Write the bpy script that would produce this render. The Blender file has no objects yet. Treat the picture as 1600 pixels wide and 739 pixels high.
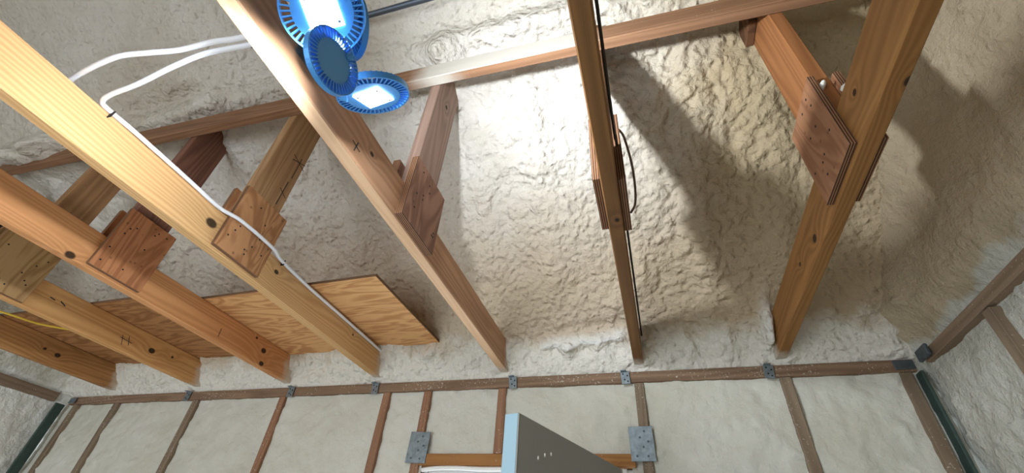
import bpy, bmesh, math, random
from mathutils import Vector, Matrix, noise
random.seed(4)
S = bpy.context.scene
C = S.collection
# ---------------------------------------------------------------- camera, world, lights, exposure
cam = bpy.data.cameras.new('camera'); camo = bpy.data.objects.new('camera', cam); C.objects.link(camo)
cam.sensor_width = 36; cam.lens = 684.89 / 1600 * 36; cam.clip_start = .02
camo.matrix_world = Matrix(((0.958094, 0.126264, 0.257125, 0), (0.278773, -0.617456, -0.735550, 0),
                            (0.065890, 0.776406, -0.626780, 0), (0, 0, 0, 1)))
S.camera = camo
S.view_settings.view_transform = 'Standard'; S.view_settings.look = 'None'
S.view_settings.gamma = 1; S.view_settings.use_curve_mapping = False
S.view_settings.exposure = 0.22
W = bpy.data.worlds.new('world'); S.world = W; W.use_nodes = True
W.node_tree.nodes['Background'].inputs[0].default_value = (.72, .86, 1, 1)
W.node_tree.nodes['Background'].inputs[1].default_value = 1.6

def area(name, loc, target, size, sy, power, col):
    l = bpy.data.lights.new(name, 'AREA'); l.shape = 'RECTANGLE'; l.size = size; l.size_y = sy
    l.energy = power; l.color = col
    o = bpy.data.objects.new(name, l); C.objects.link(o); o.location = loc
    o.rotation_euler = (Vector(target) - Vector(loc)).to_track_quat('-Z', 'Y').to_euler()
    return o
# daylight through the wide doorway behind the camera and through the open door in the far wall
area('daylight_near_doorway', (-1.9, -2.05, -.65), (-1.6, 1, -.45), 1.9, 1.8, 45, (.86, .93, 1))
area('daylight_far_doorway', (-.54, 2.25, -.65), (-.6, 0, -.9), .85, 1.9, 14, (.8, .9, 1))

# ---------------------------------------------------------------- node helpers
class NT:
    def __init__(s, name):
        s.m = bpy.data.materials.new(name); s.m.use_nodes = True
        s.t = s.m.node_tree; s.b = s.t.nodes['Principled BSDF']
    def n(s, typ, ins=None, **kw):
        nd = s.t.nodes.new(typ)
        for k, v in kw.items(): setattr(nd, k, v)
        for k, v in (ins or {}).items():
            if isinstance(v, bpy.types.NodeSocket): s.t.links.new(v, nd.inputs[k])
            else: nd.inputs[k].default_value = v
        return nd
    def math(s, op, a, b=0.0, c=0.0, clamp=False):
        return s.n('ShaderNodeMath', {0: a, 1: b, 2: c}, operation=op, use_clamp=clamp).outputs[0]
    def vmath(s, op, a, b):
        return s.n('ShaderNodeVectorMath', {0: a, 1: b}, operation=op)
    def mix(s, f, a, b, mode='MIX'):
        nd = s.t.nodes.new('ShaderNodeMix'); nd.data_type = 'RGBA'; nd.blend_type = mode
        for i, v in ((0, f), (6, a), (7, b)):
            if isinstance(v, bpy.types.NodeSocket): s.t.links.new(v, nd.inputs[i])
            else: nd.inputs[i].default_value = v if i == 0 else (v[0], v[1], v[2], 1)
        return nd.outputs[2]
    def noise(s, vec, scale, detail=3, rough=.5, dist=0):
        return s.n('ShaderNodeTexNoise', {'Vector': vec, 'Scale': scale, 'Detail': detail, 'Roughness': rough, 'Distortion': dist})
    def ramp(s, f, a, b):
        return s.n('ShaderNodeMapRange', {0: f, 1: a, 2: b}).outputs[0]
    def link(s, a, b): s.t.links.new(a, s.b.inputs[b])
    def bump(s, h, strength, dist):
        nd = s.n('ShaderNodeBump', {'Height': h, 'Strength': strength, 'Distance': dist}); s.link(nd.outputs[0], 'Normal')

def srgb(r, g, b):
    f = lambda c: ((c / 255 + .055) / 1.055) ** 2.4 if c > 10 else c / 255 / 12.92
    return (f(r), f(g), f(b))

def desat(c, k=.0):
    m = .3 * c[0] + .6 * c[1] + .1 * c[2]
    return tuple(v * (1 - k) + m * k for v in c)

def wood(name, light, dark, axis='Y', knots=(), specks=0.0, ring=1.0, stripe=0.42, dirt=.3, lin=2.0, overspray=False, ends=False):
    """softwood board: growth rings stretched along one axis, knots that bend the grain, dirt, foam specks"""
    light, dark = desat(light), desat(dark)
    t = NT(name); tc = t.n('ShaderNodeTexCoord').outputs['Object']
    rnd = t.n('ShaderNodeObjectInfo').outputs['Random']
    off = t.n('ShaderNodeCombineXYZ', {0: t.math('MULTIPLY', rnd, 7.3), 1: t.math('MULTIPLY', rnd, 13.1), 2: t.math('MULTIPLY', rnd, 5.7)}).outputs[0]
    p = t.vmath('ADD', tc, off).outputs[0]
    sc = {'X': (.35, 6, 6), 'Y': (6, .35, 6), 'Z': (6, 6, .35)}[axis]
    g = t.vmath('MULTIPLY', p, sc).outputs[0]
    kn = None; infl = None
    for k in knots:
        q = t.vmath('MULTIPLY', t.vmath('SUBTRACT', tc, k[:3]).outputs[0], {'X': (.6, 1, 1), 'Y': (1, .75, 1), 'Z': (1, 1, .75)}[axis]).outputs[0]
        d = t.n('ShaderNodeVectorMath', {0: q}, operation='LENGTH').outputs[1]
        r = k[3]
        a = t.ramp(d, r * 1.1, r * .75); b = t.math('POWER', 2.718, t.math('MULTIPLY', d, -1 / (r * 2.2)))
        kn = a if kn is None else t.math('MAXIMUM', kn, a)
        infl = b if infl is None else t.math('ADD', infl, b)
    base = t.noise(g, 1.4, 2, .45, .3).outputs[0]
    if infl is not None: base = t.math('ADD', base, t.math('MULTIPLY', infl, .22))
    dv = t.n('ShaderNodeVectorMath', {0: p, 1: {'X': (0, .9, 1), 'Y': (.9, 0, 1), 'Z': (.9, 1, 0)}[axis]}, operation='DOT_PRODUCT').outputs[1]
    base = t.math('ADD', base, t.math('MULTIPLY', dv, lin))
    rings = t.math('SINE', t.math('MULTIPLY', base, 75 * ring))
    rings = t.ramp(rings, -1, 1)
    fine = t.noise(t.vmath('MULTIPLY', p, {'X': (4, 160, 160), 'Y': (160, 4, 160), 'Z': (160, 160, 4)}[axis]).outputs[0], 1, 3).outputs[0]
    big = t.noise(t.vmath('MULTIPLY', p, {'X': (1.5, 8, 8), 'Y': (8, 1.5, 8), 'Z': (8, 8, 1.5)}[axis]).outputs[0], 1.0, 3).outputs[0]
    f = t.math('ADD', t.math('MULTIPLY', rings, stripe), t.math('MULTIPLY', fine, .35), clamp=True)
    col = t.mix(f, light, dark)
    col = t.mix(t.math('MULTIPLY', t.ramp(big, .45, .75), dirt), col, tuple(c * .55 for c in dark))
    if kn is not None: col = t.mix(t.math('MULTIPLY', kn, .93), col, (.018, .009, .005))
    if specks > 0:
        sp = t.noise(p, 130, 2, .6).outputs[0]; sp2 = t.noise(p, 9, 2).outputs[0]
        sp = t.ramp(t.math('ADD', sp, t.math('MULTIPLY', sp2, .35)), .995 - specks * .28, 1.05 - specks * .28)
        col = t.mix(t.math('MULTIPLY', sp, .75), col, (.55, .51, .42))
    if ends:           # foam overspray where the board runs into the wall foam
        oy = t.n('ShaderNodeSeparateXYZ', {0: tc}).outputs[1]
        oy = t.math('ADD', oy, t.math('MULTIPLY', t.noise(tc, 16, 4, .6).outputs[0], .10))
        col = t.mix(t.math('MULTIPLY', t.ramp(oy, 1.83, 1.885), .8), col, (.66, .61, .52))
    if overspray:      # thin foam overspray on one side of the brace
        ox = t.n('ShaderNodeSeparateXYZ', {0: t.vmath('ADD', tc, t.vmath('MULTIPLY', t.noise(tc, 9, 3).outputs[1], (.12, .0, .04)).outputs[0]).outputs[0]})
        gn = t.n('ShaderNodeSeparateXYZ', {0: t.n('ShaderNodeNewGeometry').outputs['Normal']}).outputs[1]
        f = t.math('MULTIPLY', t.ramp(ox.outputs[0], .02, .12), t.ramp(ox.outputs[0], .75, .65))
        f = t.math('MULTIPLY', f, t.math('MAXIMUM', t.ramp(gn, -.3, -.7), t.ramp(ox.outputs[0], .28, .16)))
        col = t.mix(t.math('MULTIPLY', f, .85), col, (.62, .585, .51))
    t.link(col, 'Base Color'); t.b.inputs['Roughness'].default_value = .68
    t.b.inputs['Specular IOR Level'].default_value = .25
    t.bump(t.math('ADD', t.math('MULTIPLY', rings, .3), fine), .25, .002)
    return t.m

def ply(name, light, dark, axis='Z', spots=0.0, sscale=22.0):
    light, dark = desat(light), desat(dark)
    t = NT(name); tc = t.n('ShaderNodeTexCoord').outputs['Object']
    rnd = t.n('ShaderNodeObjectInfo').outputs['Random']
    p = t.vmath('ADD', tc, t.n('ShaderNodeCombineXYZ', {0: t.math('MULTIPLY', rnd, 9), 1: t.math('MULTIPLY', rnd, 4), 2: t.math('MULTIPLY', rnd, 6)}).outputs[0]).outputs[0]
    g = t.vmath('MULTIPLY', p, {'X': (1.3, 7, 7), 'Y': (7, 1.3, 7), 'Z': (7, 7, 1.5)}[axis]).outputs[0]
    b = t.noise(g, 1.1, 3, .5, .8).outputs[0]
    r = t.ramp(t.math('SINE', t.math('MULTIPLY', b, 60)), -.7, 1)
    fine = t.noise(t.vmath('MULTIPLY', p, {'X': (6, 120, 120), 'Y': (120, 6, 120), 'Z': (120, 120, 6)}[axis]).outputs[0], 1, 3).outputs[0]
    col = t.mix(t.math('ADD', t.math('MULTIPLY', r, .6), t.math('MULTIPLY', fine, .3), clamp=True), light, dark)
    if spots:
        v = t.n('ShaderNodeTexVoronoi', {'Vector': p, 'Scale': sscale}).outputs[0]
        col = t.mix(t.math('MULTIPLY', t.ramp(v, .13 if sscale > 10 else .07, .07 if sscale > 10 else .04), spots), col, (.02, .01, .007))
    t.link(col, 'Base Color'); t.b.inputs['Roughness'].default_value = .75; t.b.inputs['Specular IOR Level'].default_value = .2
    t.bump(fine, .2, .002)
    return t.m

def plyedge(name, light, dark, axis, pitch):
    """cut edge of plywood: alternating light and dark plies across the thickness"""
    t = NT(name); tc = t.n('ShaderNodeTexCoord').outputs['Object']
    s = t.n('ShaderNodeSeparateXYZ', {0: tc}).outputs['XYZ'.index(axis)]
    w = t.math('SINE', t.math('MULTIPLY', s, 2 * math.pi / pitch))
    nz = t.noise(t.vmath('MULTIPLY', tc, (30, 30, 30)).outputs[0], 1, 3).outputs[0]
    t.link(t.mix(t.ramp(t.math('ADD', w, t.math('MULTIPLY', nz, .8)), -.2, .9), dark, light), 'Base Color')
    t.b.inputs['Roughness'].default_value = .85
    return t.m

def foam(name, c1, c2, c3, bump=.6, scale=1.0, fresh=False, cell=1.1):
    """sprayed polyurethane foam"""
    t = NT(name); p = t.n('ShaderNodeNewGeometry').outputs['Position']
    a = t.noise(p, 2.1 * scale, 4, .55).outputs[0]; b = t.noise(p, 11 * scale, 4, .6).outputs[0]
    col = t.mix(t.ramp(a, .38, .66), c1, c2)
    col = t.mix(t.math('MULTIPLY', t.ramp(b, .5, .75), .45), col, c3)
    if fresh:   # whiter fresh overspray band near the plates
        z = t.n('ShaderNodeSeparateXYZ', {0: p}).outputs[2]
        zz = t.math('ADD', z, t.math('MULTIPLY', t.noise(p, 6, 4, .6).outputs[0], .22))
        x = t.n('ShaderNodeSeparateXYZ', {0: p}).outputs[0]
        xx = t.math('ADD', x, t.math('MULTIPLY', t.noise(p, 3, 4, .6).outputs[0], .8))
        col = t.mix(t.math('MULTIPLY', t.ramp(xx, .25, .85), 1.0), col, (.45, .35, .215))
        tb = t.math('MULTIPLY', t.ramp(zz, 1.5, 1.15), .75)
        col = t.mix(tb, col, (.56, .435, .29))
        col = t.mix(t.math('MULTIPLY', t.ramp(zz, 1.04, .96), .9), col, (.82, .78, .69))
        fr = t.n('ShaderNodeAttribute', attribute_name='fresh').outputs['Fac']
        col = t.mix(fr, col, (.86, .83, .76))
    v = t.n('ShaderNodeTexVoronoi', {'Vector': t.vmath('ADD', p, t.vmath('MULTIPLY', t.noise(p, 14, 2).outputs[1], (.05, .05, .05)).outputs[0]).outputs[0], 'Scale': 38.0 * scale}, feature='SMOOTH_F1').outputs[0]
    h = t.math('ADD', t.math('MULTIPLY', t.noise(p, 60 * scale, 5, .62).outputs[0], .7), t.math('MULTIPLY', v, -cell))
    t.link(col, 'Base Color'); t.b.inputs['Roughness'].default_value = .8; t.b.inputs['Specular IOR Level'].default_value = .2
    t.bump(h, bump, .018)
    return t.m

def plain(name, col, rough=.5, metal=0.0, var=0.0, scale=40, emit=None, strength=0):
    t = NT(name); t.b.inputs['Roughness'].default_value = rough; t.b.inputs['Metallic'].default_value = metal
    p = t.n('ShaderNodeTexCoord').outputs['Object']
    n = t.noise(p, scale, 4, .6).outputs[0]
    t.link(t.mix(t.math('MULTIPLY', t.ramp(n, .35, .7), var), col, tuple(c * .45 for c in col)), 'Base Color')
    if emit:
        t.b.inputs['Emission Color'].default_value = (*emit, 1); t.b.inputs['Emission Strength'].default_value = strength
    return t.m

# ---------------------------------------------------------------- mesh helpers
def obj(name, bm, mats, parent=None, loc=(0, 0, 0), smooth=False):
    me = bpy.data.meshes.new(name); bmesh.ops.recalc_face_normals(bm, faces=bm.faces); bm.to_mesh(me); bm.free()
    for m in (mats if isinstance(mats, (list, tuple)) else [mats]): me.materials.append(m)
    if smooth:
        for f in me.polygons: f.use_smooth = True
    o = bpy.data.objects.new(name, me); C.objects.link(o)
    if parent: o.parent = parent
    o.location = loc
    return o
def tag(o, label, cat, group=None):
    o['label'] = label; o['category'] = cat
    if group: o['group'] = group
    return o
def empty(name, loc, label, cat, group=None):
    o = bpy.data.objects.new(name, None); C.objects.link(o); o.location = loc; o.empty_display_size = .1
    return tag(o, label, cat, group)
def structure(o): o['kind'] = 'structure'; return o
def bx(bm, lo, hi, bev=.002, M=None, mat=0):
    lo, hi = Vector(lo), Vector(hi)
    r = bmesh.ops.create_cube(bm, size=1); vs = r['verts']
    for v in vs: v.co = Vector([lo[i] + (v.co[i] + .5) * (hi[i] - lo[i]) for i in range(3)])
    fs = set(f for v in vs for f in v.link_faces)
    for f in fs: f.material_index = mat
    if bev:
        es = set(e for v in vs for e in v.link_edges)
        rb = bmesh.ops.bevel(bm, geom=list(es), offset=bev, segments=1, affect='EDGES')
        vs = list(set(v for f in rb['faces'] for v in f.verts) | set(v for v in vs if v.is_valid))
    if M is not None:
        for v in vs: v.co = M @ v.co
    return vs
def box(lo, hi, bev=.002): bm = bmesh.new(); bx(bm, lo, hi, bev); return bm
def cyl(bm, p0, p1, r, n=20, r2=None, cap=True):
    p0, p1 = Vector(p0), Vector(p1); d = p1 - p0
    M = Matrix.Translation((p0 + p1) / 2) @ d.to_track_quat('Z', 'Y').to_matrix().to_4x4()
    return bmesh.ops.create_cone(bm, cap_ends=cap, segments=n, radius1=r, radius2=r if r2 is None else r2, depth=d.length, matrix=M)['verts']
def tube(bm, pts, r, n=10, sub=6, flat=1.0):
    pts = [Vector(p) for p in pts]; out = []
    for i in range(len(pts) - 1):
        a, b, c, d = pts[max(i - 1, 0)], pts[i], pts[i + 1], pts[min(i + 2, len(pts) - 1)]
        for k in range(sub):
            t = k / sub
            out.append(.5 * ((2 * b) + (c - a) * t + (2 * a - 5 * b + 4 * c - d) * t * t + (3 * b - a - 3 * c + d) * t ** 3))
    out.append(pts[-1]); prev = None; nrm = None
    for i, p in enumerate(out):
        tan = (out[min(i + 1, len(out) - 1)] - out[max(i - 1, 0)]).normalized()
        if nrm is None: nrm = tan.orthogonal().normalized()
        nrm = (nrm - tan * nrm.dot(tan)).normalized(); bi = tan.cross(nrm)
        ring = [bm.verts.new(p + nrm * math.cos(a) * r + bi * math.sin(a) * r * flat) for a in [2 * math.pi * j / n for j in range(n)]]
        if prev:
            for j in range(n): bm.faces.new((prev[j], prev[(j + 1) % n], ring[(j + 1) % n], ring[j]))
        else: bm.faces.new(ring[::-1])
        prev = ring
    bm.faces.new(prev)

# ---------------------------------------------------------------- materials
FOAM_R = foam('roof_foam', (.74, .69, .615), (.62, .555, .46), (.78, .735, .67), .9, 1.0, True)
FOAM_W = foam('wall_foam', (.64, .62, .54), (.56, .535, .44), (.72, .70, .62), .45, 1.0, cell=.25)
FOAM_G = foam('gable_foam', (.47, .39, .27), (.52, .42, .285), (.42, .36, .25), .35, 1.0)
STEEL = plain('galvanised_steel', (.27, .32, .34), .5, .6, .7, 45)
STEEL_D = plain('weathered_steel', (.10, .12, .13), .55, .5, .5, 50)
GREEN = plain('green_metal', (.05, .085, .072), .5, .2, .5, 30)
DARK = plain('nail_hole', (.015, .01, .008), .9)
WHITEC = plain('white_cable_jacket', (.82, .82, .84), .45)
YELLOW = plain('yellow_cable_jacket', (.75, .50, .05), .5)
SHADE_LINE = plain('shade_line_dark', (.045, .035, .03), .8)

# ---------------------------------------------------------------- setting
RW, LW, FY, NY = .955, -3.49, 1.875, -1.87
def coords(a, b, st): 
    n = max(1, round((b - a) / st)); return [a + (b - a) * i / n for i in range(n + 1)]
# ceiling foam: profile from the plate up the slope to the ridge, then down behind
SL = .78
def gauss(x, s): return math.exp(-(x / s) ** 2)
prof = [(1.876, .744), (1.874, .752), (1.869, .762), (1.862, .775), (1.855, .79), (1.847, .81), (1.838, .83), (1.83, .848), (1.822, .864), (1.813, .88), (1.803, .892)]
y = 1.792
while y > .30: prof.append((y, .90 + SL * (1.80 - y))); y -= .0068
for y in (.27, .2, .1, .04, 0): prof.append((y, .90 + SL * (1.80 - y)))
for y in (-.3, -.8, -1.3, -1.80): prof.append((y, .90 + SL * (1.80 + y)))
prof.append((-1.87, .744))
xs = coords(LW, RW, .009)
trx = [-3.095, -2.45, -1.846, -1.29, -.632, -.031, .51]
bm = bmesh.new(); rows = []; fresh = []
for (y, z) in prof:
    row = []
    fine = y > .25
    for x in xs:
        if y > 1.87 or y < -1.8: nx, nz = (-1 if y > 0 else 1), .0
        else: nx, nz = (-.6247 if y > 0 else .6247), -.7809
        p = Vector((x, y, z)); d = 0
        if not fine: fresh.append(0)
        if fine:
            wy = min(1, (1.876 - y) / .03)
            s = 1.80 - y
            q = p + Vector((noise.noise(p * 5), noise.noise(p * 5 + Vector((9, 1, 3))), noise.noise(p * 5 + Vector((2, 7, 5))))) * .07
            d += .035 * noise.noise(Vector((x * 2.1, y * 1.2, z * 1.2 + 3)))
            d += .020 * noise.noise(q * 7)
            cob = .5 + .5 * noise.noise(Vector((x * 2.5 + 5, y * 2.5, 3.3)))
            cob = .18 + .9 * max(0, min(1, (cob - .35) * 2.4)) + .9 * gauss(x - .15, .22) * gauss(y - .95, .25)
            cob *= .85 * (1 - .8 * max(0, min(1, (x - .45) / .15)))
            f1 = noise.voronoi(q * 21)[0][0]; d += .034 * cob * (.3 - min(.75, f1) ** 2)
            f1 = noise.voronoi(q * 44 + Vector((3, 3, 3)))[0][0]; d += .013 * (.5 + .5 * cob) * (.3 - min(.75, f1) ** 2)
            f1 = noise.voronoi(q * 75)[0][0]; d -= .004 * min(.75, f1) ** 2
            d += .005 * noise.noise(q * 34)
            for tx in trx:      # foam rides up over the rafters
                d += .012 * gauss(x - tx - .05, .05) * min(1, max(0, s / .15))
            d += .022 * gauss(x + .33, .06) * gauss(s - .55, .5) + .02 * gauss(x - .28, .05) * gauss(s - .45, .6)
            # lumpy fresh band and the lip of overspray above the plate
            lump = noise.noise(Vector((x * 8, z * 13, y * 6)))
            d += (.030 * abs(lump) + .020 * noise.noise(q * 17) + .012 * abs(noise.noise(q * 38))) * 1.3 * gauss(z - .85, .08)
            lipz = .885 + .018 * noise.noise(Vector((x * 6, 0, 1))) + .05 * (x + .25)
            wl = max(0, min(1, (x + .46) / .05)) * max(0, min(1, (-.06 - x) / .03))
            lip = gauss(z - lipz, .011) * wl
            d += .035 * lip * (1 + .5 * noise.noise(q * 20)); d -= .02 * gauss(z - lipz - .035, .02) * wl
            jb = gauss(x - .472, .022) * gauss(z - .90, .06); d += .10 * jb
            fresh.append(min(1, lip * 1.6 + jb))
            wb = .3 + max(0, noise.noise(Vector((x * 1.7, 4, 2))) + .4)
            d += wb * (.05 * gauss(y - .765, .035) - .035 * gauss(y - .70, .03))
            d += .17 * gauss(x + 2.95, .28) * gauss(y - .77, .08) * (1 + .5 * noise.noise(q * 9))
            d += .09 * gauss(x + .63, .06) * gauss(y - .79, .06) + .06 * gauss(x + 1.75, .12) * gauss(y - .74, .06) * (1 + noise.noise(q * 12))
            e = gauss(RW - x, .10) + gauss(x - LW, .10); d += .04 * e
            d *= wy
        e = min(1, (x - LW) / .10, (RW - x) / .10)
        row.append(bm.verts.new((x, y + nx * d, z + nz * d)))
    rows.append(row)
for a, b in zip(rows, rows[1:]):
    for i in range(len(xs) - 1): bm.faces.new((a[i], a[i + 1], b[i + 1], b[i]))
ce = structure(obj('ceiling', bm, FOAM_R, smooth=True))
at = ce.data.attributes.new('fresh', 'FLOAT', 'POINT'); at.data.foreach_set('value', fresh)

def wall_grid(name, axis, val, ua, ub, nsign, zs, us, amp, mat, skip=None, top=None, bulge=None):
    """foam-filled wall: a displaced grid with a flat back"""
    bm = bmesh.new(); g = []
    for z in zs:
        r = []
        for u in us:
            zz = min(z, top(u)) if top else z
            p = Vector((u, val, zz)) if axis == 'y' else Vector((val, u, zz))
            d = amp * (.7 * noise.noise(p * 4.2) + .8 * noise.noise(p * 11 + Vector((3, 1, 2))) + .55 * noise.noise(p * 31))
            d += amp * 2.2 * max(0, noise.noise(p * 24 + Vector((1, 9, 4))) - .38) * (1 + 2 * max(0, noise.noise(p * 3)))
            d += amp * .7 * max(0, noise.noise(p * 2.1 + Vector((8, 8, 8)))) * (noise.voronoi(p * 26)[0][1] - noise.voronoi(p * 26)[0][0]) * 2
            if bulge: d += bulge(u, zz)
            if axis == 'y': p.y += nsign * d
            else: p.x += nsign * d
            r.append(bm.verts.new(p))
        g.append(r)
    for i in range(len(zs) - 1):
        for j in range(len(us) - 1):
            if skip and skip((us[j] + us[j + 1]) / 2, (zs[i] + zs[i + 1]) / 2): continue
            if top and zs[i] >= max(top(us[j]), top(us[j + 1])): continue
            try: bm.faces.new((g[i][j], g[i][j + 1], g[i + 1][j + 1], g[i + 1][j]))
            except Exception: pass
    return structure(obj(name, bm, mat, smooth=True))
OPL, OPR, OPT = -.975, -.10, .392
zf = coords(-1.65, 0, .15) + coords(.012, .39, .0126) + coords(.3965, .76, .0121)
uf = coords(LW, -1.0, .0125) + [OPL] + coords(-.9625, -.1125, .0125) + [OPR] + coords(-.0875, RW + .01, .0125)
wall_grid('wall_far', 'y', 1.878, 0, 0, -1, zf, uf, .011, FOAM_W, skip=lambda u, z: OPL < u < OPR and z < OPT)
rz = lambda u: 1.0 + SL * (1.80 - abs(u))
zg = coords(-1.65, 0, .2) + coords(.02, .72, .0125) + coords(.7325, 2.4, .0135)
ug = coords(NY, 0, .2) + coords(.014, 1.90, .0135)
gb = lambda u, z: .05 * gauss(z - (.90 + SL * (1.80 - abs(u))), .12) + .045 * max(0, min(1, (z - .77) / .10)) + .02 * gauss(z - .83, .05) * noise.noise(Vector((u * 9, z * 9, 3)))
def gable(name, val, ns, matl):
    o = wall_grid(name, 'x', val, 0, 0, ns, zg, ug, .013, matl, top=rz, bulge=gb)
    return o
def gable_mat(name, up, lo):
    """wall foam below the plate, older darker foam above"""
    t = NT(name); p = t.n('ShaderNodeNewGeometry').outputs['Position']
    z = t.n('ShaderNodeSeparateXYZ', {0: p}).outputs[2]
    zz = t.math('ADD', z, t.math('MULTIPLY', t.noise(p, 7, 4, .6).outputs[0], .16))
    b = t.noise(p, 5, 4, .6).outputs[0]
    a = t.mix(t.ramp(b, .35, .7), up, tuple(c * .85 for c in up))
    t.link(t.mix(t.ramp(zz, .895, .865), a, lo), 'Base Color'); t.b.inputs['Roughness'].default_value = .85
    t.b.inputs['Specular IOR Level'].default_value = .15
    t.bump(t.noise(p, 42, 5, .62).outputs[0], .9, .018)
    return t.m
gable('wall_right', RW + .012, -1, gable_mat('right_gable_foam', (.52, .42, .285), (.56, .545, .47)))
gable('wall_left', LW - .01, 1, gable_mat('left_gable_foam', (.74, .70, .60), (.80, .78, .70)))  # foam painted paler on this side in place of missing light
# near wall with the wide doorway the daylight comes through
bm = bmesh.new()
bx(bm, (LW - .1, NY - .12, -1.65), (-2.9, NY, .78), 0); bx(bm, (-.45, NY - .12, -1.65), (RW + .1, NY, .78), 0)
bx(bm, (-2.9, NY - .12, .35), (-.45, NY, .78), 0)
structure(obj('wall_near', bm, FOAM_W))
t = NT('concrete_floor'); p = t.n('ShaderNodeNewGeometry').outputs['Position']
t.link(t.mix(t.noise(p, 3, 5, .6).outputs[0], (.42, .37, .31), (.52, .47, .41)), 'Base Color'); t.b.inputs['Roughness'].default_value = .8
structure(obj('floor', box((LW - .3, NY - .5, -1.75), (RW + .3, 2.6, -1.65), 0), t.m))

# ---------------------------------------------------------------- wall framing
PW = wood('plate_wood', srgb(150, 122, 98), srgb(98, 74, 55), 'X', specks=.62, dirt=.5)
PWY = wood('side_plate_wood', srgb(150, 128, 106), srgb(108, 88, 70), 'Y', specks=.5, dirt=.4)
SWA = wood('stud_wood_grey', srgb(146, 128, 106), srgb(104, 86, 68), 'Z', specks=.58, dirt=.4)
SWB = wood('stud_wood_red', srgb(160, 120, 92), srgb(116, 78, 56), 'Z', specks=.5, dirt=.3)
HW = wood('header_wood', srgb(176, 124, 70), srgb(128, 84, 44), 'X', specks=.45)
tag(obj('top_plate', box((-3.44, 1.860, .707), (.93, 1.95, .752)), PW, loc=(0, 0, 0)),
    'long brown top plate strip running the whole width of the far wall', 'top plate')
tag(obj('top_plate', box((RW - .016, -1.8, .712), (RW + .06, 1.80, .750)), PWY),
    'brown top plate strip along the right gable wall, running off frame right', 'top plate')
tag(obj('top_plate', box((LW - .06, -1.8, .707), (LW + .025, 1.80, .757)), PWY),
    'brown top plate strip along the left gable wall at the far left edge', 'top plate')
studs = [(-3.371, -1.64, .706, SWA, 'brown corner stud beside the green metal strip at left of far wall'),
         (-3.031, -1.64, .706, SWA, 'narrow brown wall stud, first to the right of the left corner stud'),
         (-2.426, -1.64, .706, SWA, 'brown wall stud below the far end of the second joist from the left'),
         (-1.836, -1.64, .706, SWB, 'reddish wall stud below the far end of the joist with two dark holes'),
         (-1.222, -1.64, .706, SWB, 'reddish full-height wall stud left of the two close studs by the doorway'),
         (-1.005, -1.64, .706, SWB, 'wall stud carrying the left galvanised nail plate beside the doorway'),
         (-.636, .432, .706, SWB, 'short reddish cripple stud over the door header, left of the door'),
         (-.041, -1.64, .706, SWA, 'wall stud behind the right galvanised nail plate, right of the doorway'),
         (.504, -1.64, .706, SWA, 'brown wall stud below the far end of the rightmost joist'),
         (.892, -1.64, .706, SWA, 'brown corner stud beside the green metal strip at right of far wall')]
for x, z0, z1, m, lab in studs:
    w = .019
    tag(obj('wall_stud', box((-w, 0, z0), (w, .08, z1)), m, loc=(x, 1.862 + random.uniform(-.002, .002), 0)), lab, 'wall stud', 'studs of the far wall')
tag(obj('wall_stud', box((0, -.019, -1.64), (.08, .019, .706)), SWA, loc=(RW - .018, 1.415, 0)),
    'brown wall stud in the right gable wall, at the right edge of the photo', 'wall stud')
tag(obj('corner_strip', box((0, 0, -1.64), (.010, .05, .70), .001), GREEN, loc=(RW - .03, 1.835, 0)), 'dark green metal strip running down the right corner of far wall', 'metal strip')
tag(obj('corner_strip', box((0, 0, -1.64), (.014, .05, .70), .001), GREEN, loc=(LW + .035, 1.80, 0)), 'dark green metal strip running down the left corner of far wall', 'metal strip')
tag(obj('door_header', box((-.985, 1.858, .388), (-.085, 1.95, .432)), HW), 'orange-brown header board above the doorway between two nail plates', 'header')
# nail plates
def nail_plate(x0, x1, z0, z1, lab, tilt):
    e = empty('nail_plate', ((x0 + x1) / 2, 1.856, (z0 + z1) / 2), lab, 'nail plate', 'nail plates beside the doorway')
    e.rotation_euler = (0, tilt, 0)
    w, h = (x1 - x0) / 2, (z1 - z0) / 2
    bm = bmesh.new(); bx(bm, (-w, -.002, -h), (w, .0015, h), .0008); obj('plate', bm, STEEL, e)
    for (u, v) in ((-.5, -.7), (.4, -.72), (.1, -.2), (.55, .1), (-.1, .35), (.3, .7)):
        bm = bmesh.new(); cyl(bm, (u * w, -.0035, v * h), (u * w, -.0018, v * h), .0042, 10); obj('nail_head', bm, STEEL_D, e)
nail_plate(-1.046, -.951, .394, .520, 'dull grey galvanised nail plate left of the doorway', .03)
nail_plate(-.100, -.010, .405, .530, 'shiny blue-grey galvanised nail plate right of the doorway', -.02)
# hurricane ties
ties = [(-2.489, 'galvanised tie speckled with foam, second joist from left, on top plate'),
        (-1.789, 'galvanised tie on top plate below the joist with two dark holes'),
        (-1.290, 'foam-covered galvanised tie on top plate below the joist carrying the white cable'),
        (-.585, 'galvanised tie on top plate beside the joist next to the lamp'),
        (-.092, 'galvanised tie on top plate left of the end of the dark upright joist'),
        (.452, 'galvanised tie on top plate left of the rightmost joist end')]
for x, lab in ties:
    e = empty('hurricane_tie', (x, 1.855, .728), lab, 'metal tie', 'galvanised ties on the top plate')
    e.rotation_euler = (0, random.uniform(-.1, .1), 0)
    bm = bmesh.new(); bx(bm, (-.018, -.004, -.03), (.018, 0, .024), .001); bx(bm, (-.016, -.022, .020), (.008, 0, .024), .001)
    obj('strap', bm, STEEL, e)
    for (u, v) in ((-.008, .012), (.009, .004), (-.004, -.012), (.008, -.02)):
        bm = bmesh.new(); cyl(bm, (u, -.0055, v), (u, -.004, v), .0032, 8); obj('nail_head', bm, DARK, e)
e = empty('corner_bracket', (.905, 1.852, .728), 'dark metal bracket on far top plate at the right corner', 'bracket')
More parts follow.
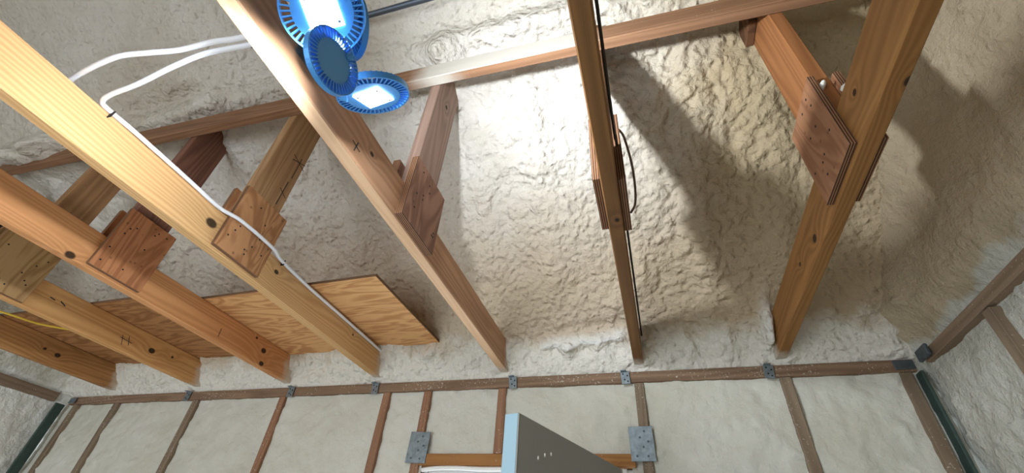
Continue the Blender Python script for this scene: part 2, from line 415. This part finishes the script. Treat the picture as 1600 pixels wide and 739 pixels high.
bm = bmesh.new(); bx(bm, (-.045, -.006, -.017), (.02, 0, .017), .003); obj('bracket_plate', bm, STEEL_D, e)
e = empty('corner_bracket', (.922, 1.765, .732), 'small dark metal bracket on the right gable plate near the corner', 'bracket')
bm = bmesh.new(); bx(bm, (-.006, -.04, -.02), (.006, .035, .02), .003); obj('bracket_plate', bm, STEEL_D, e)
bm = bmesh.new(); bx(bm, (-.025, 0, -.018), (.025, .004, .014), .001)
tag(obj('hurricane_tie', bm, STEEL, loc=(-3.40, 1.845, .728)), 'foam-smeared galvanised tie in the left corner of the far wall', 'metal tie')

# ---------------------------------------------------------------- door and jamb
FR = plain('white_jamb_paint', (.72, .72, .70), .5)
structure(obj('trim_1', box((-.955, 1.90, .352), (-.105, 1.99, .386)), FR))
structure(obj('trim_2', box((-.972, 1.90, -1.64), (-.948, 1.99, .386)), FR))
structure(obj('trim_3', box((-.106, 1.90, -1.64), (-.096, 1.99, .386)), FR))
bm = bmesh.new(); tube(bm, [(-.97, 1.875, .372), (-.90, 1.868, .378), (-.8, 1.87, .380), (-.7, 1.868, .376), (-.55, 1.87, .378), (-.42, 1.869, .376), (-.3, 1.87, .379), (-.12, 1.87, .374)], .009, 8)
tag(obj('foam_bead', bm, plain('white_sealant', (.85, .83, .78), .7), smooth=True), 'white bead of sealant foam under the door header', 'sealant')
DR = plain('door_shaded_grey', (.30, .295, .265), .5)  # face of the white door, its shade put into the grey
DE = plain('door_edge_daylit_blue', (.34, .50, .58), .45)  # cool daylight on the white door's edge, put into the colour
d = empty('door_1', (-.135, 1.845, 0), 'white-grey door standing ajar, top corner rising at bottom centre', 'door'); d['kind'] = 'structure'
ang = math.atan2(-.746, -.236)
d.rotation_euler = (0, 0, ang)
obj('door_leaf', box((.0, -.046, -1.63), (.70, 0, .376), .0015), DR, d)
o = obj('door_edge', box((.7002, -.0465, -1.63), (.7035, -.004, .376), .001), DE, d); o['label'] = 'free edge of the door, painted in daylight blue'
o = obj('door_edge', box((.7002, -.0035, -1.63), (.7035, .0005, .376), .0008), DR, d); 
for (u, z) in ((.60, .285), (.53, .31), (.565, .30), (.50, .26)):
    bm = bmesh.new(); bmesh.ops.create_icosphere(bm, subdivisions=2, radius=.0035, matrix=Matrix.Translation((u, .001, z)) @ Matrix.Diagonal((1, .6, 1.6, 1)))
    obj('foam_drip', bm, plain('foam_drop', (.8, .77, .68), .8), d, smooth=True)

# ---------------------------------------------------------------- trusses
ZB, ZT = .776, .905
T = 0.02
def truss(x, side, labels, cmat, wmat, gmat, emat, yend=1.87, gus=(.765, .962, .786, 1.045), webtop=1.68, gusset2=True, y0=-1.86, zb=ZB, gt=.016, gusz=.80, edgemat=None):
    e = empty('roof_truss', (x, 0, ZB), labels, 'roof truss', 'roof trusses')
    bm = box((-T, y0, zb - ZB), (T, yend, ZT - ZB), .003); bm.normal_update()
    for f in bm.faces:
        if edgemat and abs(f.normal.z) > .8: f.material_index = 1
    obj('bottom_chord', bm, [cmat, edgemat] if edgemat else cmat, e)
    obj('web', box((-T, .785, ZT - ZB + .001), (T, .93, webtop - ZB), .003), wmat, e)
    for s in (-1, 1):
        bm = bmesh.new(); zlo = gus[2] if (s == side or side < 0) else max(gus[2], gusz)
        a, b = (T + .0005, T + gt) if s > 0 else (-T - gt, -T - .0005)
        bx(bm, (a, gus[0], zlo - ZB), (b, gus[1], gus[3] - ZB), .001)
        bm.normal_update()
        for f in bm.faces: f.material_index = 0 if abs(f.normal.x) > .8 else 1
        g = obj('gusset', bm, [gmat, emat], e)
        rr = random.Random(int(x * 100) + s)
        bm = bmesh.new()
        for k in range(10):
            yy = gus[0] + .02 + rr.random() * (gus[1] - gus[0] - .04); zz = zlo + .02 + rr.random() * (gus[3] - zlo - .04)
            xx = s * (T + gt)
            cyl(bm, (xx - s * .001, yy, zz - ZB), (xx + s * .0008, yy, zz - ZB), .0032, 8)
        obj('nail_head', bm, DARK, g)['kind'] = 'stuff'
    return e
K = lambda side, y, z, r: (side * T, y, z - ZB, r)
EDG = plyedge('gusset_edge', srgb(150, 105, 70), srgb(48, 30, 20), 'X', .0055)
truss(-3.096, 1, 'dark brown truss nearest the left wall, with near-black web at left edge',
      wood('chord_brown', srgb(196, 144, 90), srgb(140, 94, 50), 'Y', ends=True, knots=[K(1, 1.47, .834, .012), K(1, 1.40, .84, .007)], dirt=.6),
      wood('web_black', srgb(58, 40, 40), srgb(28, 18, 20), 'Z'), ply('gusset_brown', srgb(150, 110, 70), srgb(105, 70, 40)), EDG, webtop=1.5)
truss(-2.450, 1, 'tan truss second from the left, with one round dark knot near its far end',
      wood('chord_tan', srgb(226, 174, 114), srgb(184, 128, 72), 'Y', ends=True, knots=[K(1, 1.505, .835, .014), K(1, 1.62, .85, .006)], dirt=.25),
      wood('web_tan', srgb(170, 128, 88), srgb(112, 80, 52), 'Z'), ply('gusset_yellow', srgb(186, 150, 104), srgb(140, 104, 64)), EDG, gus=(.72, .93, .782, 1.03))
truss(-1.847, 1, 'orange truss with two dark holes near its far end',
      wood('chord_orange', srgb(228, 166, 112), srgb(186, 124, 74), 'Y', ends=True, knots=[K(1, 1.62, .849, .013), K(1, 1.639, .79, .012), K(1, .715, .785, .013), K(1, 1.55, .885, .006)], dirt=.25),
      wood('web_maroon', srgb(140, 98, 80), srgb(84, 52, 42), 'Z', dirt=.5), ply('gusset_orange', srgb(200, 138, 94), srgb(150, 94, 60), spots=.4), EDG)
truss(-1.290, 1, 'pale yellow truss carrying the white cable along its top edge',
      wood('chord_pale', srgb(224, 182, 128), srgb(184, 134, 82), 'Y', ends=True, knots=[K(1, .733, .845, .016), K(1, 1.032, .858, .009), K(1, 1.55, .86, .005)], lin=7, dirt=.15),
      wood('web_pale', srgb(196, 158, 116), srgb(146, 104, 68), 'Z'), ply('gusset_tan', srgb(192, 142, 98), srgb(140, 92, 58), spots=.5), EDG, webtop=1.62)
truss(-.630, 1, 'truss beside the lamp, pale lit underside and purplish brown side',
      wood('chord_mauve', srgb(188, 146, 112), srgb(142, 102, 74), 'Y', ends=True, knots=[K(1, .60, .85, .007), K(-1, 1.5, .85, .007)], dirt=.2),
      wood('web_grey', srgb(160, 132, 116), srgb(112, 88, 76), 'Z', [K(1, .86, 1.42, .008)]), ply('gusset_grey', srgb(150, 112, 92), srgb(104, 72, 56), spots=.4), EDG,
      gus=(.755, .955, .781, 1.015), gt=.024, gusz=.83, edgemat=wood('sawn_edge_lit_peach', srgb(234, 196, 158), srgb(206, 158, 116), 'Y', ends=True, stripe=.3, dirt=.05))  # underside: pale sawn wood, with bounced light painted into the colour
truss(-.031, 1, 'dark brown truss seen edge-on from below, between two foam bays',
      wood('chord_umber', srgb(140, 100, 60), srgb(100, 68, 38), 'Y', ends=True, knots=[(0.005, .9, -.001, .006)], dirt=.3),
      wood('web_umber', srgb(110, 78, 52), srgb(70, 46, 30), 'Z'), ply('gusset_umber', srgb(130, 90, 64), srgb(84, 52, 34)), EDG, webtop=1.62, gt=.02)
truss(.510, -1, 'large orange-brown truss at right with web meeting in a V',
      wood('chord_honey', srgb(168, 120, 68), srgb(122, 82, 42), 'Y', ends=True, knots=[K(-1, 1.288, .835, .007), K(-1, 1.13, .812, .012), K(-1, .69, .858, .007), (T, .62, .0, .010)], dirt=.3),
      wood('web_brown', srgb(166, 110, 66), srgb(112, 68, 38), 'Z', dirt=.4), ply('gusset_rust', srgb(160, 114, 82), srgb(128, 86, 60), spots=.35), EDG)

PENCIL = plain('pencil_mark', (.05, .035, .03), .9)
def marks(truss_, segs, side=1):
    """pencil strokes on the wide face: (y0, z0, y1, z1, width)"""
    web = truss_
    for (y0, z0, y1, z1, w) in segs:
        a, b = Vector((side * (T + .0004), y0, z0 - ZB)), Vector((side * (T + .0004), y1, z1 - ZB)); dd = (b - a).normalized() * w
        n = Vector((0, -dd.z, dd.y)); bm = bmesh.new()
        h = Vector((side * .0004, 0, 0))
        vs = [bm.verts.new(p + k) for k in (-h, h) for p in (a - n, b - n, b + n, a + n)]
        for f in ((0, 1, 2, 3), (4, 5, 6, 7), (0, 1, 5, 4), (1, 2, 6, 5), (2, 3, 7, 6), (3, 0, 4, 7)): bm.faces.new([vs[k] for k in f])
        obj('pencil_mark', bm, PENCIL, web)
tr = {round(o.location.x, 2): o for o in bpy.data.objects if o.name.startswith('roof_truss')}
marks(tr[-1.29], [(.903, 1.34, .903, 1.225, .0014), (.898, 1.20, .897, 1.078, .0018), (.862, 1.325, .935, 1.30, .0014), (.866, 1.30, .93, 1.327, .0014), (.88, 1.15, .92, 1.13, .0012)])
marks(tr[-.63], [(.526, .817, .560, .812, .0014), (.545, .83, .542, .797, .0016)])
marks(tr[-2.45], [(.998, .852, 1.02, .849, .0022), (1.04, .855, 1.065, .845, .0022), (1.34, .845, 1.36, .80, .0012), (1.37, .85, 1.39, .81, .0012), (1.335, .83, 1.40, .826, .0012)])
marks(tr[-1.85], [(1.353, .835, 1.357, .797, .0014)])
bm = bmesh.new(); bx(bm, (-T - .026, .838, 1.50 - ZB), (-T - .002, .93, 1.66 - ZB), .001)
obj('gusset', bm, ply('gusset_top_dark', srgb(110, 76, 52), srgb(70, 46, 30)), tr[.51])

# lateral brace across the webs
LB = wood('brace_wood', srgb(158, 118, 88), srgb(112, 78, 54), 'X', [(1.5, .0, .0, .012)], specks=.3, dirt=.5, overspray=True)
ang = math.atan(-.040)
bm = bmesh.new()
bx(bm, (-2.55, -.019, 0), (1.65, .019, .089), .003)
o = tag(obj('lateral_brace', bm, LB, loc=(-.70, .765, 1.459)), 'long brown lateral brace crossing all the truss webs high under the roof', 'brace')
o.rotation_euler = (0, -ang, 0)

# plywood sheets lying on the chords
PS = ply('sheet_plywood', srgb(230, 180, 124), srgb(180, 122, 74), 'X', spots=.9, sscale=4.0)
PSE = plyedge('sheet_edge', srgb(150, 110, 74), srgb(40, 26, 18), 'Z', .005)
def sheet(lo, hi, lab, m, rz=0):
    bm = bmesh.new(); c = (Vector(lo) + Vector(hi)) / 2
    bx(bm, Vector(lo) - c, Vector(hi) - c, .001); bm.normal_update()
    for f in bm.faces: f.material_index = 0 if abs(f.normal.z) > .8 else 1
    o = tag(obj('plywood_sheet', bm, [m, PSE], loc=c), lab, 'plywood sheet', 'plywood sheets on the joists'); o.rotation_euler = (0, 0, rz)
sheet((-1.866, 1.20, .9055), (-.95, 1.79, .9175), 'light plywood sheet resting on the joists, its corner near the far wall', PS, -.02)
sheet((-3.112, 1.15, .9055), (-1.875, 1.77, .9175), 'darker plywood sheet resting on the leftmost joists',
      ply('old_sheet_plywood', srgb(180, 130, 84), srgb(128, 84, 50), 'X'), -.01)

# ---------------------------------------------------------------- cables
bm = bmesh.new()
tube(bm, [(-.64, .30, .912), (-.80, .292, .915), (-.895, .288, .920), (-.998, .295, .920), (-1.130, .310, .920), (-1.225, .315, .918), (-1.268, .325, .915), (-1.268, .35, .909), (-1.262, .42, .906), (-1.262, .60, .903),
          (-1.262, .72, .900), (-1.245, .80, .905), (-1.243, .95, .905), (-1.258, 1.02, .900), (-1.262, 1.2, .893), (-1.262, 1.45, .890), (-1.262, 1.7, .886), (-1.262, 1.80, .884)], .0065, 8, 6)
wc = tag(obj('electrical_cable', bm, WHITEC, smooth=True), 'white cable stapled along the pale joist, bending over towards the lamp', 'cable', 'white electrical cables')
for y in (.355, 1.035):
    bm = bmesh.new(); bx(bm, (-1.2695, y - .0015, .889), (-1.2545, y + .0015, .9105), .0005); obj('staple', bm, DARK, wc)
bm = bmesh.new()
tube(bm, [(-1.34, .27, .91), (-1.277, .255, .93), (-1.129, .243, .93), (-1.039, .254, .93), (-.954, .268, .93), (-.85, .270, .922), (-.772, .275, .912), (-.64, .28, .912)], .0065, 8, 6)
tag(obj('electrical_cable', bm, WHITEC, smooth=True), 'upper white cable spanning the gap between pale joist and lamp joist', 'cable', 'white electrical cables')
bm = bmesh.new(); tube(bm, [(-3.0, .95, .86), (-2.93, 1.07, .872), (-2.9, 1.144, .874), (-2.88, 1.231, .880), (-2.8, 1.36, .90), (-2.7, 1.40, .90)], .005, 8)
tag(obj('yellow_cable', bm, YELLOW, smooth=True), 'thin yellow cable behind the leftmost joist at the left edge', 'cable')
bm = bmesh.new(); tube(bm, [(-.004, -.2, .893), (-.004, .3, .890), (-.004, .70, .893), (-.002, .74, .911), (.0, .95, .911), (-.004, 1.0, .893), (-.004, 1.4, .889), (-.004, 1.80, .886)], .0035, 8)  # dark tube stands in for the shaded right face of the joist
tag(obj('dark_shade_line', bm, SHADE_LINE, smooth=True), 'dark line painted as shade along the right side of the edge-on brown joist', 'cable')
bm = bmesh.new(); tube(bm, [(.008, .80, 1.02), (.020, .83, 1.02), (.032, .90, .99), (.034, .95, .95), (.028, .98, .90), (.012, .985, .87)], .0035, 8)
tag(obj('wire_loop', bm, plain('brown_wire', (.20, .13, .09), .5), smooth=True), 'thin brown wire loop bowing out beside the middle gusset', 'wire')
bm = bmesh.new(); tube(bm, [(-1.5, .585, 1.80), (-1.1, .592, 1.787), (-.8, .592, 1.772), (-.5, .592, 1.775), (-.2, .58, 1.80), (.2, .56, 1.82)], .012, 12)
tag(obj('conduit', bm, plain('grey_conduit', (.10, .12, .15), .4, .6), smooth=True), 'dark conduit crossing the roof foam above the lamp', 'conduit')

# ---------------------------------------------------------------- lamp: hub with hinged finned panels, some added for their light
HOUS = plain('glare_blue_housing', (.08, .34, .78), .4, .3)  # blue glare around the lamp painted into the housing colour
HUBM = plain('glare_blue_hub', (.07, .22, .52), .45, .1)  # same blue glare put into the hub colour
SCR = plain('screw', (.25, .25, .28), .4, .8)
LED = plain('led_panel', (1, 1, 1), .5, 0, 0, 40, (.86, .94, 1), 16)
hub = Vector((-.530, .329, .800))
L = empty('garage_lamp', hub, 'multi-panel LED garage lamp glowing blue-white beside the joist', 'lamp')
bm = bmesh.new(); cyl(bm, (0, 0, -.02), (0, 0, .02), .042, 32, .036); cyl(bm, (0, 0, -.026), (0, 0, -.02), .03, 32)
obj('hub', bm, HUBM, L, smooth=False)
bm = bmesh.new(); cyl(bm, (0, 0, .02), (0, 0, .06), .017, 20); cyl(bm, (0, 0, .06), (0, 0, .085), .028, 24)
obj('socket', bm, HUBM, L)
bm = bmesh.new(); bx(bm, (-.085, -.03, .085), (.03, .03, .091), .001); bx(bm, (-.085, -.03, .03), (-.080, .03, .091), .001)
obj('bracket', bm, STEEL, L)
def petal(centre, normal, power, spread=180, size=1.0, turn=0):
    c = Vector(centre) - hub; dr = c.normalized(); nm = Vector(normal).normalized()
    dr = (dr - nm * dr.dot(nm)).normalized(); sd = nm.cross(dr)
    M = Matrix((( dr.x, sd.x, nm.x, 0), (dr.y, sd.y, nm.y, 0), (dr.z, sd.z, nm.z, 0), (0, 0, 0, 1)))
    M = Matrix.Translation(c) @ M @ Matrix.Scale(size, 4)
    TR = Matrix.Rotation(math.radians(turn), 4, 'Z')
    bm = bmesh.new()
    cyl(bm, (0, 0, -.012), (0, 0, .0), .048, 40, .052)
    cyl(bm, (-.062, 0, -.010), (-.048, 0, -.004), .012, 12)
    h = obj('lamp_panel', bm, HOUS, L); h.matrix_local = M
    bm = bmesh.new()                       # heat-sink fins around the rim, one surface pattern
    for k in range(44):
        a = 2 * math.pi * k / 44
        bx(bm, (.047, -.0014, -.016), (.070, .0014, -.001), 0, Matrix.Rotation(a, 4, 'Z'))
    R2 = bmesh.ops.create_circle
    for (r0, r1, z) in ((.0685, .0715, -.010),):
        N = 48; a_ = []
        for k in range(N):
            t_ = 2 * math.pi * k / N
            a_.append([bm.verts.new((r * math.cos(t_), r * math.sin(t_), zz)) for r, zz in ((r0, z - .004), (r1, z - .004), (r1, z + .009), (r0, z + .009))])
        for k in range(N):
            for j in range(4): bm.faces.new((a_[k][j], a_[k][(j + 1) % 4], a_[(k + 1) % N][(j + 1) % 4], a_[(k + 1) % N][j]))
    f = obj('heat_sink', bm, HOUS, h)
    bm = bmesh.new(); bx(bm, (-.029, -.029, 0), (.029, .029, .003), .001, TR)
    q = obj('led_board', bm, LED, h)
    for u, v in ((-.022, -.022), (.022, .022), (.022, -.022), (-.022, .022)):
        bm = bmesh.new(); cyl(bm, TR @ Vector((u, v, .003)), TR @ Vector((u, v, .0045)), .0028, 10); obj('screw', bm, SCR, h)
    bm = bmesh.new(); hb = M.inverted() @ Vector((0, 0, 0)); k0 = Vector((-.045, 0, -.010)); k1 = hb * .75
    tube(bm, [k0, k0.lerp(k1, .5) + Vector((0, 0, -.012)), k1], .007, 10)
    obj('hinge_arm', bm, HUBM, h)
    l = bpy.data.lights.new('lamp_light', 'AREA'); l.shape = 'SQUARE'; l.size = .07; l.energy = power; l.color = (.84, .92, 1); l.spread = math.radians(spread)
    lo = bpy.data.objects.new('lamp_light', l); C.objects.link(lo); lo.parent = h
    lo.matrix_local = Matrix.Translation((0, 0, .006)) @ Matrix.Rotation(math.pi, 4, 'X')
petal((-.462, .226, .760), (.40, -.35, -.82), 4, turn=20)
petal((-.460, .400, .755), (.10, .52, -.84), 4, turn=32)
petal((-.440, .272, .660), (-.98, .05, .10), 2.7, 80, .78)  # narrow beam aimed left to light the pale joist
petal((-.465, .290, .835), (.52, .60, .61), 9.8, 124, .9)  # panel added and aimed upward to brighten the roof foam

# ---------------------------------------------------------------- foam crumbs and carpenter's marks
CR = plain('dry_foam_crumb', (.82, .79, .71), .85)
def crumb(loc, sc, lab):
    bm = bmesh.new(); bmesh.ops.create_icosphere(bm, subdivisions=3, radius=1)
    for v in bm.verts: v.co = v.co * (1 + .25 * noise.noise(v.co * 1.7 + Vector(loc) * 9)); v.co = Vector((v.co.x * sc[0], v.co.y * sc[1], v.co.z * sc[2]))
    tag(obj('foam_crumb', bm, CR, loc=loc, smooth=True), lab, 'foam crumb')
crumb((.500, .776, 1.012), (.007, .016, .007), 'white foam crumb on the upper edge of the right truss gusset')
crumb((.497, .715, .912), (.007, .010, .007), 'white foam crumb on top of the large right joist beside its web')
crumb((-1.832, .985, .912), (.008, .012, .007), 'white foam crumb on top of the orange joist beside its reddish gusset')
